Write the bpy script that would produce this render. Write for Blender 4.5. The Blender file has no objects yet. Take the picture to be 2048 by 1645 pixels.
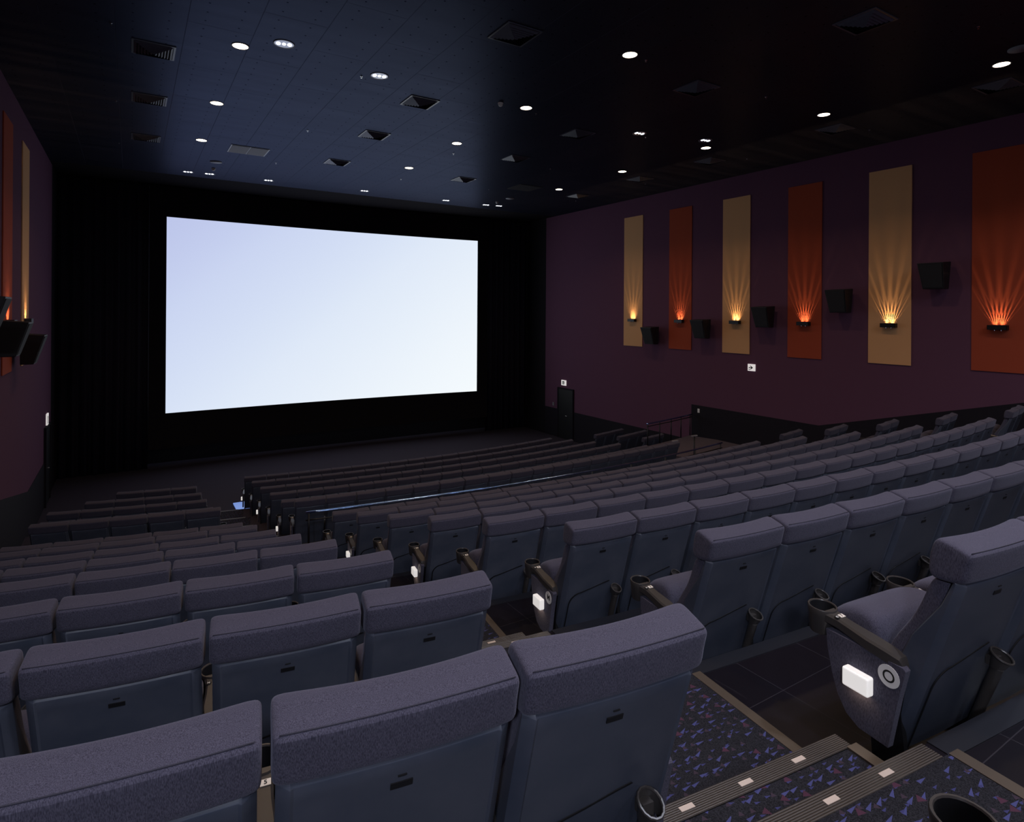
import bpy, math, random
from mathutils import Vector, Matrix
random.seed(4)
SC = bpy.context.scene
COL = SC.collection
PI = math.pi
sin, cos = math.sin, math.cos

# ------------------------------------------------------------------ camera
EYE = 5.43                     # eye height above the front floor
LENS_PX = 1216.2
YAW = math.radians(32.067)
ROLL = math.radians(0.375)
cam_d = bpy.data.cameras.new('camera')
cam = bpy.data.objects.new('camera', cam_d)
COL.objects.link(cam)
cam_d.sensor_width = 36.0
cam_d.lens = LENS_PX * 36.0 / 2048.0
cam_d.shift_y = -(822.5 - 625.81) / 2048.0
cam_d.clip_start = 0.05
cam_d.clip_end = 200
cam.matrix_world = (Matrix.Translation((0, 0, EYE)) @ Matrix.Rotation(-YAW, 4, 'Z')
                    @ Matrix.Rotation(PI / 2, 4, 'X') @ Matrix.Rotation(ROLL, 4, 'Z'))
SC.camera = cam

# ------------------------------------------------------------------ world, exposure
SC.view_settings.view_transform = 'Standard'
SC.view_settings.look = 'None'
SC.view_settings.gamma = 1.0
SC.view_settings.use_curve_mapping = False
SC.view_settings.exposure = 0.0
w = bpy.data.worlds.new('world')
SC.world = w
w.use_nodes = True
w.node_tree.nodes['Background'].inputs[0].default_value = (0.02, 0.02, 0.03, 1)
w.node_tree.nodes['Background'].inputs[1].default_value = 0.0

# light levels
SCREEN_E = 0.86                # luminance of the lit cinema screen
WARM_W = 16.0                  # one warm ceiling downlight
COOL_W = 72.0                  # one unseen cool twin spotlight, its lamp added for the near chairs
SCONCE_W = 36.0
FILL_W = 58.0                # unseen cool flood added on the left wall to brighten near chairs


def area(name, loc, size, power, color, rot=(0, 0, 0), spread=PI, shape='DISK'):
    l = bpy.data.lights.new(name, 'AREA')
    l.shape = shape
    l.size = size
    l.energy = power
    l.color = color
    l.spread = spread
    o = bpy.data.objects.new(name, l)
    o.location = loc
    o.rotation_euler = rot
    COL.objects.link(o)
    return o


# ------------------------------------------------------------------ helpers
def srgb(r, g, b):
    f = lambda v: ((v / 255.0 + 0.055) / 1.055) ** 2.4 if v / 255.0 > 0.04045 else v / 255.0 / 12.92
    return (f(r), f(g), f(b), 1.0)


def mat(name, color, rough=0.6, metal=0.0, spec=0.5, emit=None, estr=0.0):
    m = bpy.data.materials.new(name)
    m.use_nodes = True
    b = m.node_tree.nodes['Principled BSDF']
    b.inputs['Base Color'].default_value = color if len(color) == 4 else (*color, 1)
    b.inputs['Roughness'].default_value = rough
    b.inputs['Metallic'].default_value = metal
    b.inputs['Specular IOR Level'].default_value = spec
    if emit:
        b.inputs['Emission Color'].default_value = emit if len(emit) == 4 else (*emit, 1)
        b.inputs['Emission Strength'].default_value = estr
    return m


class NT:
    def __init__(s, m):
        s.t = m.node_tree
        s.b = s.t.nodes['Principled BSDF']

    def n(s, kind, **kw):
        o = s.t.nodes.new(kind)
        for k, v in kw.items():
            if k.startswith('i_'):
                key = k[2:]
                key = int(key) if key.isdigit() else key.replace('_', ' ')
                o.inputs[key].default_value = v
            else:
                setattr(o, k, v)
        return o

    def l(s, a, b):
        s.t.links.new(a, b)

    def math(s, op, a, b=None, c=None):
        o = s.t.nodes.new('ShaderNodeMath')
        o.operation = op
        for i, v in enumerate((a, b, c)):
            if v is None:
                continue
            if isinstance(v, (int, float)):
                o.inputs[i].default_value = v
            else:
                s.l(v, o.inputs[i])
        return o.outputs[0]

    def mix(s, fac, a, b):
        o = s.t.nodes.new('ShaderNodeMix')
        o.data_type = 'RGBA'
        for sock, v in ((o.inputs[0], fac), (o.inputs[6], a), (o.inputs[7], b)):
            if isinstance(v, (int, float, tuple)):
                sock.default_value = v
            else:
                s.l(v, sock)
        return o.outputs[2]

    def ramp(s, fac, stops):
        o = s.t.nodes.new('ShaderNodeValToRGB')
        e = o.color_ramp.elements
        e[0].position, e[0].color = stops[0]
        e[1].position, e[1].color = stops[-1]
        for p, c in stops[1:-1]:
            k = e.new(p)
            k.color = c
        s.l(fac, o.inputs[0])
        return o.outputs[0]


def mesh_obj(name, verts, faces, m, parent=None, smooth=False, kind=None, loc=None, rotz=0.0, edge=None, auto=None):
    me = bpy.data.meshes.new(name)
    me.from_pydata(verts, [], faces)
    me.validate()
    if isinstance(m, (list, tuple)):
        for x in m:
            me.materials.append(x)
    else:
        me.materials.append(m)
    me.polygons.foreach_set('use_smooth', [smooth] * len(me.polygons))
    me.update()
    o = bpy.data.objects.new(name, me)
    COL.objects.link(o)
    if parent:
        o.parent = parent
    if loc:
        o.location = loc
    o.rotation_euler = (0, 0, rotz)
    if kind:
        o['kind'] = kind
    if edge:
        b = o.modifiers.new('edge', 'BEVEL')
        b.width = edge
        b.segments = 2
        b.limit_method = 'ANGLE'
        b.angle_limit = math.radians(40)
    if auto:
        me.set_sharp_from_angle(angle=math.radians(auto))
    return o


class MB:
    """collects verts / faces for one mesh"""

    def __init__(s):
        s.v = []
        s.f = []

    def add(s, vs, fs):
        k = len(s.v)
        s.v += [tuple(p) for p in vs]
        s.f += [tuple(i + k for i in f) for f in fs]
        return s

    def box(s, x0, x1, y0, y1, z0, z1, M=None):
        vs = [(x0, y0, z0), (x1, y0, z0), (x1, y1, z0), (x0, y1, z0), (x0, y0, z1), (x1, y0, z1), (x1, y1, z1), (x0, y1, z1)]
        if M:
            vs = [tuple(M @ Vector(p)) for p in vs]
        return s.add(vs, [(0, 3, 2, 1), (4, 5, 6, 7), (0, 1, 5, 4), (1, 2, 6, 5), (2, 3, 7, 6), (3, 0, 4, 7)])

    def hexa(s, lo, hi):
        return s.add(list(lo) + list(hi), [(0, 3, 2, 1), (4, 5, 6, 7), (0, 1, 5, 4), (1, 2, 6, 5), (2, 3, 7, 6), (3, 0, 4, 7)])

    def loft(s, rings, caps=True, closed=True):
        n = len(rings[0])
        vs = [p for r in rings for p in r]
        fs = []
        for i in range(len(rings) - 1):
            for j in range(n if closed else n - 1):
                a, b = i * n + j, i * n + (j + 1) % n
                fs.append((a, b, b + n, a + n))
        if caps:
            fs.append(tuple(reversed(range(n))))
            fs.append(tuple(range(len(vs) - n, len(vs))))
        return s.add(vs, fs)

    def tube(s, pts, r, n=10, caps=True):
        pts = [Vector(p) for p in pts]
        rings = []
        up = None
        for i, p in enumerate(pts):
            t = (pts[min(i + 1, len(pts) - 1)] - pts[max(i - 1, 0)]).normalized()
            if up is None:
                up = Vector((0, 0, 1)) if abs(t.z) < 0.9 else Vector((0, 1, 0))
            a = t.cross(up).normalized()
            b = a.cross(t).normalized()
            up = b
            rr = r[i] if isinstance(r, (list, tuple)) else r
            rings.append([p + a * cos(2 * PI * k / n) * rr + b * sin(2 * PI * k / n) * rr for k in range(n)])
        return s.loft(rings, caps)

    def lathe(s, prof, n=24, M=None):
        rings = []
        for r, z in prof:
            ring = [Vector((r * cos(2 * PI * k / n), r * sin(2 * PI * k / n), z)) for k in range(n)]
            if M:
                ring = [M @ p for p in ring]
            rings.append(ring)
        return s.loft(rings, caps=False)

    def prism(s, poly, h0, h1, M=None):
        """poly of (a, b); extruded from h0 to h1 along the third axis; M places it"""
        n = len(poly)
        vs = [(a, b, h0) for a, b in poly] + [(a, b, h1) for a, b in poly]
        if M:
            vs = [tuple(M @ Vector(p)) for p in vs]
        fs = [tuple(reversed(range(n))), tuple(range(n, 2 * n))] + [(i, (i + 1) % n, (i + 1) % n + n, i + n) for i in range(n)]
        return s.add(vs, fs)

    def obj(s, name, m, parent=None, **kw):
        return mesh_obj(name, s.v, s.f, m, parent, **kw)


def fixn(o):
    """make the normals of a mesh point outwards"""
    import bmesh
    bm = bmesh.new()
    bm.from_mesh(o.data)
    bmesh.ops.recalc_face_normals(bm, faces=bm.faces)
    bm.to_mesh(o.data)
    bm.free()
    return o


def thing(name, label, cat, loc=(0, 0, 0), rotz=0.0, group=None):
    o = bpy.data.objects.new(name, None)
    COL.objects.link(o)
    o.location = loc
    o.rotation_euler = (0, 0, rotz)
    tag(o, label, cat, group)
    return o


def tag(o, label, cat, group=None):
    o['label'] = label
    o['category'] = cat
    if group:
        o['group'] = group
    return o


def copy_tree(o, parent=None):
    c = o.copy()
    COL.objects.link(c)
    if parent is not None:
        c.parent = parent
    for ch in list(o.children):
        copy_tree(ch, c)
    return c


# ------------------------------------------------------------------ materials
def fabric_material(name, base, lit):  # lit: paler thread tone of the weave
    m = mat(name, base, 0.95, spec=0.15)
    t = NT(m)
    tc = t.n('ShaderNodeTexCoord')
    mp = t.n('ShaderNodeMapping')
    mp.inputs['Scale'].default_value = (1900, 1900, 260)
    t.l(tc.outputs['Object'], mp.inputs[0])
    n1 = t.n('ShaderNodeTexNoise', i_Scale=0.35, i_Detail=2.0)
    t.l(mp.outputs[0], n1.inputs['Vector'])
    n2 = t.n('ShaderNodeTexNoise', i_Scale=5.0, i_Detail=3.0)
    t.l(tc.outputs['Object'], n2.inputs['Vector'])
    c = t.ramp(n1.outputs[0], [(0.33, (base[0] * .7, base[1] * .7, base[2] * .7, 1)), (0.66, lit)])
    c2 = t.mix(t.math('MULTIPLY', n2.outputs[0], 0.25), c, (base[0] * 1.5, base[1] * 1.5, base[2] * 1.5, 1))
    t.l(c2, t.b.inputs['Base Color'])
    t.b.inputs['Sheen Weight'].default_value = 0.2
    t.b.inputs['Sheen Roughness'].default_value = 0.5
    t.b.inputs['Sheen Tint'].default_value = (0.6, 0.6, 0.75, 1)
    bp = t.n('ShaderNodeBump', i_Strength=0.35, i_Distance=0.002)
    t.l(n1.outputs[0], bp.inputs['Height'])
    t.l(bp.outputs[0], t.b.inputs['Normal'])
    return m


M_FABRIC = fabric_material('seat_fabric', (0.043, 0.041, 0.064, 1), (0.102, 0.095, 0.132, 1))


def plastic_material():
    m = mat('seat_shell_plastic', (0.034, 0.040, 0.056, 1), 0.42, spec=0.5)
    t = NT(m)
    tc = t.n('ShaderNodeTexCoord')
    n = t.n('ShaderNodeTexNoise', i_Scale=4.0, i_Detail=5.0, i_Roughness=0.6)
    t.l(tc.outputs['Object'], n.inputs['Vector'])
    c = t.ramp(n.outputs[0], [(0.4, (0.052, 0.062, 0.090, 1)), (0.75, (0.085, 0.092, 0.122, 1))])
    t.l(c, t.b.inputs['Base Color'])
    r = t.math('MULTIPLY_ADD', n.outputs[0], 0.25, 0.30)
    t.l(r, t.b.inputs['Roughness'])
    # fine grain
    n2 = t.n('ShaderNodeTexNoise', i_Scale=900.0, i_Detail=1.0)
    t.l(tc.outputs['Object'], n2.inputs['Vector'])
    bp = t.n('ShaderNodeBump', i_Strength=0.12, i_Distance=0.001)
    t.l(n2.outputs[0], bp.inputs['Height'])
    t.l(bp.outputs[0], t.b.inputs['Normal'])
    return m


M_SHELL = plastic_material()
M_BLACKP = mat('armrest_plastic', (0.045, 0.040, 0.038, 1), 0.33)
M_SLOT = mat('slot_dark', (0.004, 0.004, 0.006, 1), 0.6)
M_METAL = mat('painted_steel', (0.012, 0.012, 0.014, 1), 0.45, 0.2)
M_WHITE = mat('white_plastic', (0.85, 0.84, 0.82, 1), 0.4)
M_INK = mat('black_ink', (0.006, 0.006, 0.006, 1), 0.7)
M_CREAM = mat('number_plate', (0.8, 0.74, 0.66, 1), 0.5)


def carpet_material(name, base, tri=True):
    m = mat(name, base, 1.0, spec=0.1)
    t = NT(m)
    tc = t.n('ShaderNodeTexCoord')
    col = None
    nz = t.n('ShaderNodeTexNoise', i_Scale=260.0, i_Detail=2.0)
    t.l(tc.outputs['Object'], nz.inputs['Vector'])
    col = t.ramp(nz.outputs[0], [(0.35, (base[0] * .5, base[1] * .5, base[2] * .5, 1)), (0.7, (base[0] * 1.7, base[1] * 1.7, base[2] * 1.7, 1))])
    if tri:
        flat = t.n('ShaderNodeVectorMath', operation='MULTIPLY')
        flat.inputs[1].default_value = (1, 1, 0)
        t.l(tc.outputs['Object'], flat.inputs[0])
        for sc, ang, wide, up, color, thr, seedoff in (
                (15.0, 1.15, 0.10, 0.70, (0.066, 0.072, 0.20, 1), 0.25, 0.0),
                (22.0, 1.35, 0.11, 0.56, (0.050, 0.052, 0.15, 1), 0.45, 3.3),
                (9.5, 0.2, 0.15, 0.28, (0.075, 0.032, 0.055, 1), 0.45, 7.7),
                (17.0, 2.3, 0.18, 0.36, (0.050, 0.036, 0.052, 1), 0.55, 12.1)):
            off = t.n('ShaderNodeVectorMath', operation='ADD')
            off.inputs[1].default_value = (seedoff, seedoff * 1.7, 0)
            t.l(flat.outputs[0], off.inputs[0])
            scl = t.n('ShaderNodeVectorMath', operation='SCALE')
            scl.inputs[3].default_value = sc
            t.l(off.outputs[0], scl.inputs[0])
            vo = t.n('ShaderNodeTexVoronoi', voronoi_dimensions='2D', i_Scale=1.0, i_Randomness=0.75)
            t.l(scl.outputs[0], vo.inputs['Vector'])
            d = t.n('ShaderNodeVectorMath', operation='SUBTRACT')
            t.l(scl.outputs[0], d.inputs[0])
            t.l(vo.outputs['Position'], d.inputs[1])
            rot = t.n('ShaderNodeVectorRotate', rotation_type='Z_AXIS')
            t.l(d.outputs[0], rot.inputs['Vector'])
            sepc = t.n('ShaderNodeSeparateColor')
            t.l(vo.outputs['Color'], sepc.inputs[0])
            a = t.math('MULTIPLY_ADD', sepc.outputs[1], 0.5, ang)
            t.l(a, rot.inputs['Angle'])
            sep = t.n('ShaderNodeSeparateXYZ')
            t.l(rot.outputs[0], sep.inputs[0])
            # triangle: y > -h/2 and |x| < wide*(up/2 - y)/up
            y = sep.outputs[1]
            c1 = t.math('GREATER_THAN', y, -up / 2.2)
            lim = t.math('MULTIPLY', t.math('SUBTRACT', up / 2, y), wide / up * 1.15)
            c2 = t.math('LESS_THAN', t.math('ABSOLUTE', sep.outputs[0]), lim)
            c3 = t.math('GREATER_THAN', sepc.outputs[0], thr)
            f = t.math('MULTIPLY', t.math('MULTIPLY', c1, c2), c3)
            col = t.mix(f, col, color)
    t.l(col, t.b.inputs['Base Color'])
    bp = t.n('ShaderNodeBump', i_Strength=0.5, i_Distance=0.003)
    t.l(nz.outputs[0], bp.inputs['Height'])
    t.l(bp.outputs[0], t.b.inputs['Normal'])
    return m


M_CARPET = carpet_material('patterned_carpet', (0.020, 0.020, 0.025, 1))
M_CARPET3 = carpet_material('cross_aisle_carpet', (0.105, 0.088, 0.110, 1), False)
M_CARPET2 = carpet_material('plain_carpet', (0.042, 0.036, 0.052, 1), False)


def tile_floor_material():
    m = mat('dark_vinyl_tile', (0.006, 0.005, 0.009, 1), 0.34)
    t = NT(m)
    tc = t.n('ShaderNodeTexCoord')
    br = t.n('ShaderNodeTexBrick', offset=0.0, i_Scale=1.0)
    br.inputs['Brick Width'].default_value = 0.455
    br.inputs['Row Height'].default_value = 0.455
    br.inputs['Mortar Size'].default_value = 0.0022
    br.inputs['Color1'].default_value = (0.0055, 0.0045, 0.008, 1)
    br.inputs['Color2'].default_value = (0.008, 0.0055, 0.009, 1)
    br.inputs['Mortar'].default_value = (0.03, 0.027, 0.034, 1)
    t.l(tc.outputs['Object'], br.inputs['Vector'])
    n = t.n('ShaderNodeTexNoise', i_Scale=7.0, i_Detail=6.0, i_Roughness=0.7)
    mp = t.n('ShaderNodeMapping')
    mp.inputs['Scale'].default_value = (4, 0.5, 1)
    mp.inputs['Rotation'].default_value = (0, 0, 0.3)
    t.l(tc.outputs['Object'], mp.inputs[0])
    t.l(mp.outputs[0], n.inputs['Vector'])
    sc = t.ramp(n.outputs[0], [(0.60, (0, 0, 0, 1)), (0.80, (1, 1, 1, 1))])
    c = t.mix(t.math('MULTIPLY', sc, 0.35), br.outputs['Color'], (0.05, 0.045, 0.055, 1))
    t.l(c, t.b.inputs['Base Color'])
    return m


M_TILE = tile_floor_material()
M_EDGE = mat('tier_edge', (0.010, 0.011, 0.017, 1), 0.5)


def ridged(name, base, axis=0):
    m = mat(name, base, 0.45, spec=0.6)
    t = NT(m)
    uv = t.n('ShaderNodeTexCoord')
    sep = t.n('ShaderNodeSeparateXYZ')
    t.l(uv.outputs['UV'], sep.inputs[0])
    wv = t.math('SINE', t.math('MULTIPLY', sep.outputs[axis], 2 * PI * 9))
    r = t.ramp(t.math('MULTIPLY_ADD', wv, 0.5, 0.5), [(0.25, (base[0] * .35, base[1] * .35, base[2] * .35, 1)), (0.6, base)])
    t.l(r, t.b.inputs['Base Color'])
    bp = t.n('ShaderNodeBump', i_Strength=0.6, i_Distance=0.003)
    t.l(wv, bp.inputs['Height'])
    t.l(bp.outputs[0], t.b.inputs['Normal'])
    return m


M_NOSE = ridged('ribbed_stair_nosing', (0.075, 0.060, 0.050, 1))


def ceiling_material():
    m = mat('ceiling_board', (0.012, 0.012, 0.018, 1), 0.36, spec=0.6)
    m.node_tree.nodes['Principled BSDF'].inputs['Specular Tint'].default_value = (0.50, 0.68, 1.0, 1)
    t = NT(m)
    tc = t.n('ShaderNodeTexCoord')
    sw = t.n('ShaderNodeMapping')          # brick rows run along world Y
    sw.inputs['Rotation'].default_value = (0, 0, -PI / 2)
    sw.inputs['Location'].default_value = (0.74, 0.68, 0)
    t.l(tc.outputs['Object'], sw.inputs[0])
    br = t.n('ShaderNodeTexBrick', offset=0.5, i_Scale=1.0)
    br.inputs['Brick Width'].default_value = 1.82
    br.inputs['Row Height'].default_value = 0.91
    br.inputs['Mortar Size'].default_value = 0.006
    br.inputs['Color1'].default_value = (0.018, 0.016, 0.022, 1)
    br.inputs['Color2'].default_value = (0.011, 0.011, 0.017, 1)
    br.inputs['Mortar'].default_value = (0.035, 0.034, 0.045, 1)
    t.l(sw.outputs[0], br.inputs['Vector'])
    # screw heads
    sep = t.n('ShaderNodeSeparateXYZ')
    t.l(sw.outputs[0], sep.inputs[0])
    fx = t.math('SUBTRACT', t.math('FRACT', t.math('DIVIDE', sep.outputs[0], 0.3033)), 0.5)
    fy = t.math('SUBTRACT', t.math('FRACT', t.math('DIVIDE', sep.outputs[1], 0.4550)), 0.5)
    d = t.math('SQRT', t.math('ADD', t.math('POWER', t.math('MULTIPLY', fx, 0.3033), 2.0), t.math('POWER', t.math('MULTIPLY', fy, 0.455), 2.0)))
    dot = t.math('LESS_THAN', d, 0.015)
    c = t.mix(dot, br.outputs['Color'], (0.004, 0.004, 0.006, 1))
    t.l(c, t.b.inputs['Base Color'])
    n = t.n('ShaderNodeTexNoise', i_Scale=1.2, i_Detail=4.0)
    mp = t.n('ShaderNodeMapping')
    mp.inputs['Scale'].default_value = (0.4, 3.0, 1)
    t.l(tc.outputs['Object'], mp.inputs[0])
    t.l(mp.outputs[0], n.inputs['Vector'])
    t.l(t.math('MULTIPLY_ADD', n.outputs[0], 0.14, 0.31), t.b.inputs['Roughness'])
    bp = t.n('ShaderNodeBump', i_Strength=0.4, i_Distance=0.01)
    h = t.math('ADD', t.math('MULTIPLY', br.outputs['Fac'], -1.0), t.math('MULTIPLY', dot, 0.8))
    t.l(h, bp.inputs['Height'])
    di = t.n('ShaderNodeBsdfDiffuse')
    t.l(c, di.inputs['Color'])
    gl = t.n('ShaderNodeBsdfAnisotropic')
    t.l(t.mix(t.math('MAXIMUM', dot, t.math('MULTIPLY', br.outputs['Fac'], .6)), (0.052, 0.060, 0.092, 1), (0.012, 0.015, 0.028, 1)), gl.inputs['Color'])
    t.l(t.math('MULTIPLY_ADD', n.outputs[0], 0.10, 0.33), gl.inputs['Roughness'])
    t.l(bp.outputs[0], gl.inputs['Normal'])
    t.l(bp.outputs[0], di.inputs['Normal'])
    ad = t.n('ShaderNodeAddShader')
    t.l(di.outputs[0], ad.inputs[0])
    t.l(gl.outputs[0], ad.inputs[1])
    out = [q for q in m.node_tree.nodes if q.type == 'OUTPUT_MATERIAL'][0]
    t.l(ad.outputs[0], out.inputs['Surface'])
    return m


M_CEIL = ceiling_material()


def wall_material():
    m = mat('purple_wall_cloth', (0.075, 0.030, 0.065, 1), 0.95, spec=0.1)
    t = NT(m)
    tc = t.n('ShaderNodeTexCoord')
    n = t.n('ShaderNodeTexNoise', i_Scale=140.0, i_Detail=2.0)
    t.l(tc.outputs['Object'], n.inputs['Vector'])
    c = t.ramp(n.outputs[0], [(0.3, (0.122, 0.054, 0.094, 1)), (0.7, (0.156, 0.070, 0.120, 1))])
    t.l(c, t.b.inputs['Base Color'])
    return m


M_WALL = wall_material()
M_WAINS = mat('black_wainscot', (0.014, 0.012, 0.018, 1), 0.8, spec=0.2)
M_VELVET = mat('black_masking_cloth', (0.020, 0.018, 0.021, 1), 1.0, spec=0.05)


def panel_material(name, c):
    m = mat(name, c, 0.9, spec=0.15)
    t = NT(m)
    tc = t.n('ShaderNodeTexCoord')
    n = t.n('ShaderNodeTexNoise', i_Scale=90.0, i_Detail=2.0)
    t.l(tc.outputs['Object'], n.inputs['Vector'])
    t.l(t.ramp(n.outputs[0], [(0.3, tuple(v * .92 for v in c[:3]) + (1,)), (0.7, c)]), t.b.inputs['Base Color'])
    return m


M_GOLD = panel_material('gold_fabric', (0.80, 0.44, 0.215, 1))
M_ORANGE = panel_material('orange_fabric', (0.42, 0.078, 0.038, 1))
M_RAILB = mat('blue_coated_rail', (0.30, 0.46, 0.85, 1), 0.2, 1.0)  # blue reflection of the screen put into the metal's base colour
M_LAMPW = mat('warm_lamp_glow', (1, .9, .7, 1), 0.5, emit=(1.0, 0.82, 0.60), estr=9.0)
M_LAMPC = mat('cool_lamp_glow', (1, 1, 1, 1), 0.5, emit=(0.86, 0.90, 1.0), estr=4.0)
M_REFL = mat('lamp_reflector', (0.55, 0.55, 0.62, 1), 0.25, 0.8)
M_VENT = mat('vent_louvre_paint', (0.085, 0.09, 0.125, 1), 0.3)
M_VENTD = mat('vent_throat', (0.006, 0.006, 0.008, 1), 0.8)
M_SPK = mat('speaker_black', (0.012, 0.012, 0.015, 1), 0.55)
M_DISC = mat('grey_paint', (0.25, 0.25, 0.28, 1), 0.5)

# ------------------------------------------------------------------ the arcs the rows follow
XM, QM = 7.5871, 46.7177       # centre of curvature of all rows


def arc(R, s):
    a = s / R
    return XM + R * sin(a), QM - R * cos(a)


def arc_pt(R, s, z):
    x, y = arc(R, s)
    return (x, y, z)


def ring_prism(name, R0, R1, s0, s1, z0, z1, m, kind='structure', nseg=28, uv=False, matidx=None):
    """annular slab from radius R0 (front, near screen) to R1 (back); s measured at R1"""
    v, f = [], []
    for i in range(nseg + 1):
        a = (s0 + (s1 - s0) * i / nseg) / R1
        for R, z in ((R0, z1), (R1, z1), (R1, z0), (R0, z0)):
            v.append((XM + R * sin(a), QM - R * cos(a), z))
    for i in range(nseg):
        k = 4 * i
        for j in range(4):
            f.append((k + j, k + (j + 1) % 4, k + 4 + (j + 1) % 4, k + 4 + j))
    f += [(0, 1, 2, 3), (4 * nseg + 3, 4 * nseg + 2, 4 * nseg + 1, 4 * nseg)]
    o = mesh_obj(name, v, f, m, kind=kind)
    if uv:
        ul = o.data.uv_layers.new(name='UVMap')
        for p in o.data.polygons:
            for li in p.loop_indices:
                vi = o.data.loops[li].vertex_index
                j = vi % 4
                ul.data[li].uv = ({0: 0.0, 1: 1.0, 2: 1.5, 3: -0.5}[j], vi // 4)
    return o


ROWY = {'A': 17.073, 'B': 15.883, 'C': 14.721, 'D': 13.575, 'E': 12.421, 'F': 11.271,
        'H': 8.813, 'I': 7.659, 'J': 6.513, 'K': 5.374, 'L': 4.247, 'M': 3.098, 'N': 1.945, 'O': 0.80, 'P': -0.35, 'Q': -1.5}
ROWT = {'A': 4.399, 'B': 4.241, 'C': 4.095, 'D': 3.936, 'E': 3.782, 'F': 3.458,
        'H': 2.992, 'I': 2.675, 'J': 2.376, 'K': 2.065, 'L': 1.752, 'M': 1.449, 'N': 1.150, 'O': 0.825, 'P': 0.52, 'Q': 0.235}
SEATH = 1.025
FLOORZ = {k: EYE - v - SEATH for k, v in ROWT.items()}
SHIFT = {'O': -.02}
FLOORZ['A'] = 0.0
RAD = {k: QM - v for k, v in ROWY.items()}
PITCH = 0.56
HALF = 9 * PITCH               # half width of the centre block
GAP = 1.207                    # aisle width between seat blocks

# ------------------------------------------------------------------ room shell
XL, XR = -2.0, 15.9
YB, YF = -6.0, 25.0            # rear wall, front wall
ZC = EYE + 4.286
YW = 22.5                      # purple cloth stops here, black masking beyond


def build_shell():
    MB().box(XL - .6, XR + .6, YB, YF + .4, -0.3, 0.0).obj('floor', M_CARPET2, kind='structure')
    MB().box(XL - .2, XR + .2, YB, 21.9, ZC, ZC + .2).obj('ceiling', M_CEIL, kind='structure')
    MB().box(XL - .2, XR + .2, 21.9, YF + .2, ZC - .0, ZC + .2).obj('ceiling', M_VELVET, kind='structure')
    MB().box(XL - .2, XR + .2, YF, YF + .2, 0, ZC).obj('wall_front', M_VELVET, kind='structure')
    MB().box(XL - .2, XR + .2, YB - .2, YB, 0, ZC).obj('wall_rear', M_WALL, kind='structure')
    for side, x0, x1 in (('right', XR, XR + .2), ('left', XL - .2, XL)):
        MB().box(x0, x1, YB, YW, 0, ZC).obj('wall_' + side, M_WALL, kind='structure')
        MB().box(x0, x1, YW, YF, 0, ZC).obj('wall_' + side, M_VELVET, kind='structure')
        # black lower panelling: low by the screen, a metre above the cross aisle, then climbing with the tiers
        xi = XR - .012 if side == 'right' else XL + .012
        poly = [(YW, 0), (14.03, 0), (YB, 0), (YB, EYE - 1.82 + .268 * (5.1 - YB)), (9.6, EYE - 3.02), (14.03, EYE - 3.02), (14.03, EYE - 4.2), (YW, EYE - 4.2)]
        if side == 'left':
            poly[6], poly[5], poly[4] = (17.8, EYE - 4.2), (14.3, EYE - 3.47), (11.8, EYE - 3.02)
        b = MB()
        a0, a1 = (xi, XR) if side == 'right' else (XL, xi)
        b.add([(a0, y, z) for y, z in poly] + [(a1, y, z) for y, z in poly],
              [tuple(range(8)), tuple(reversed(range(8, 16)))] + [(i, (i + 1) % 8, (i + 1) % 8 + 8, i + 8) for i in range(8)])
        fixn(b.obj('baseboard_' + side, M_WAINS, kind='structure'))


build_shell()

# curved cinema screen and its black surround
SX0, SX1, SZ0, SZ1 = 1.02, 13.19, EYE - 3.535, EYE + 3.22
NS = 24


def screen_pt(t, z, off=0.0):
    x = SX0 + (SX1 - SX0) * t
    return (x, 24.0 + 0.27 * (1 - (2 * t - 1) ** 2) + off, z)


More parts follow.
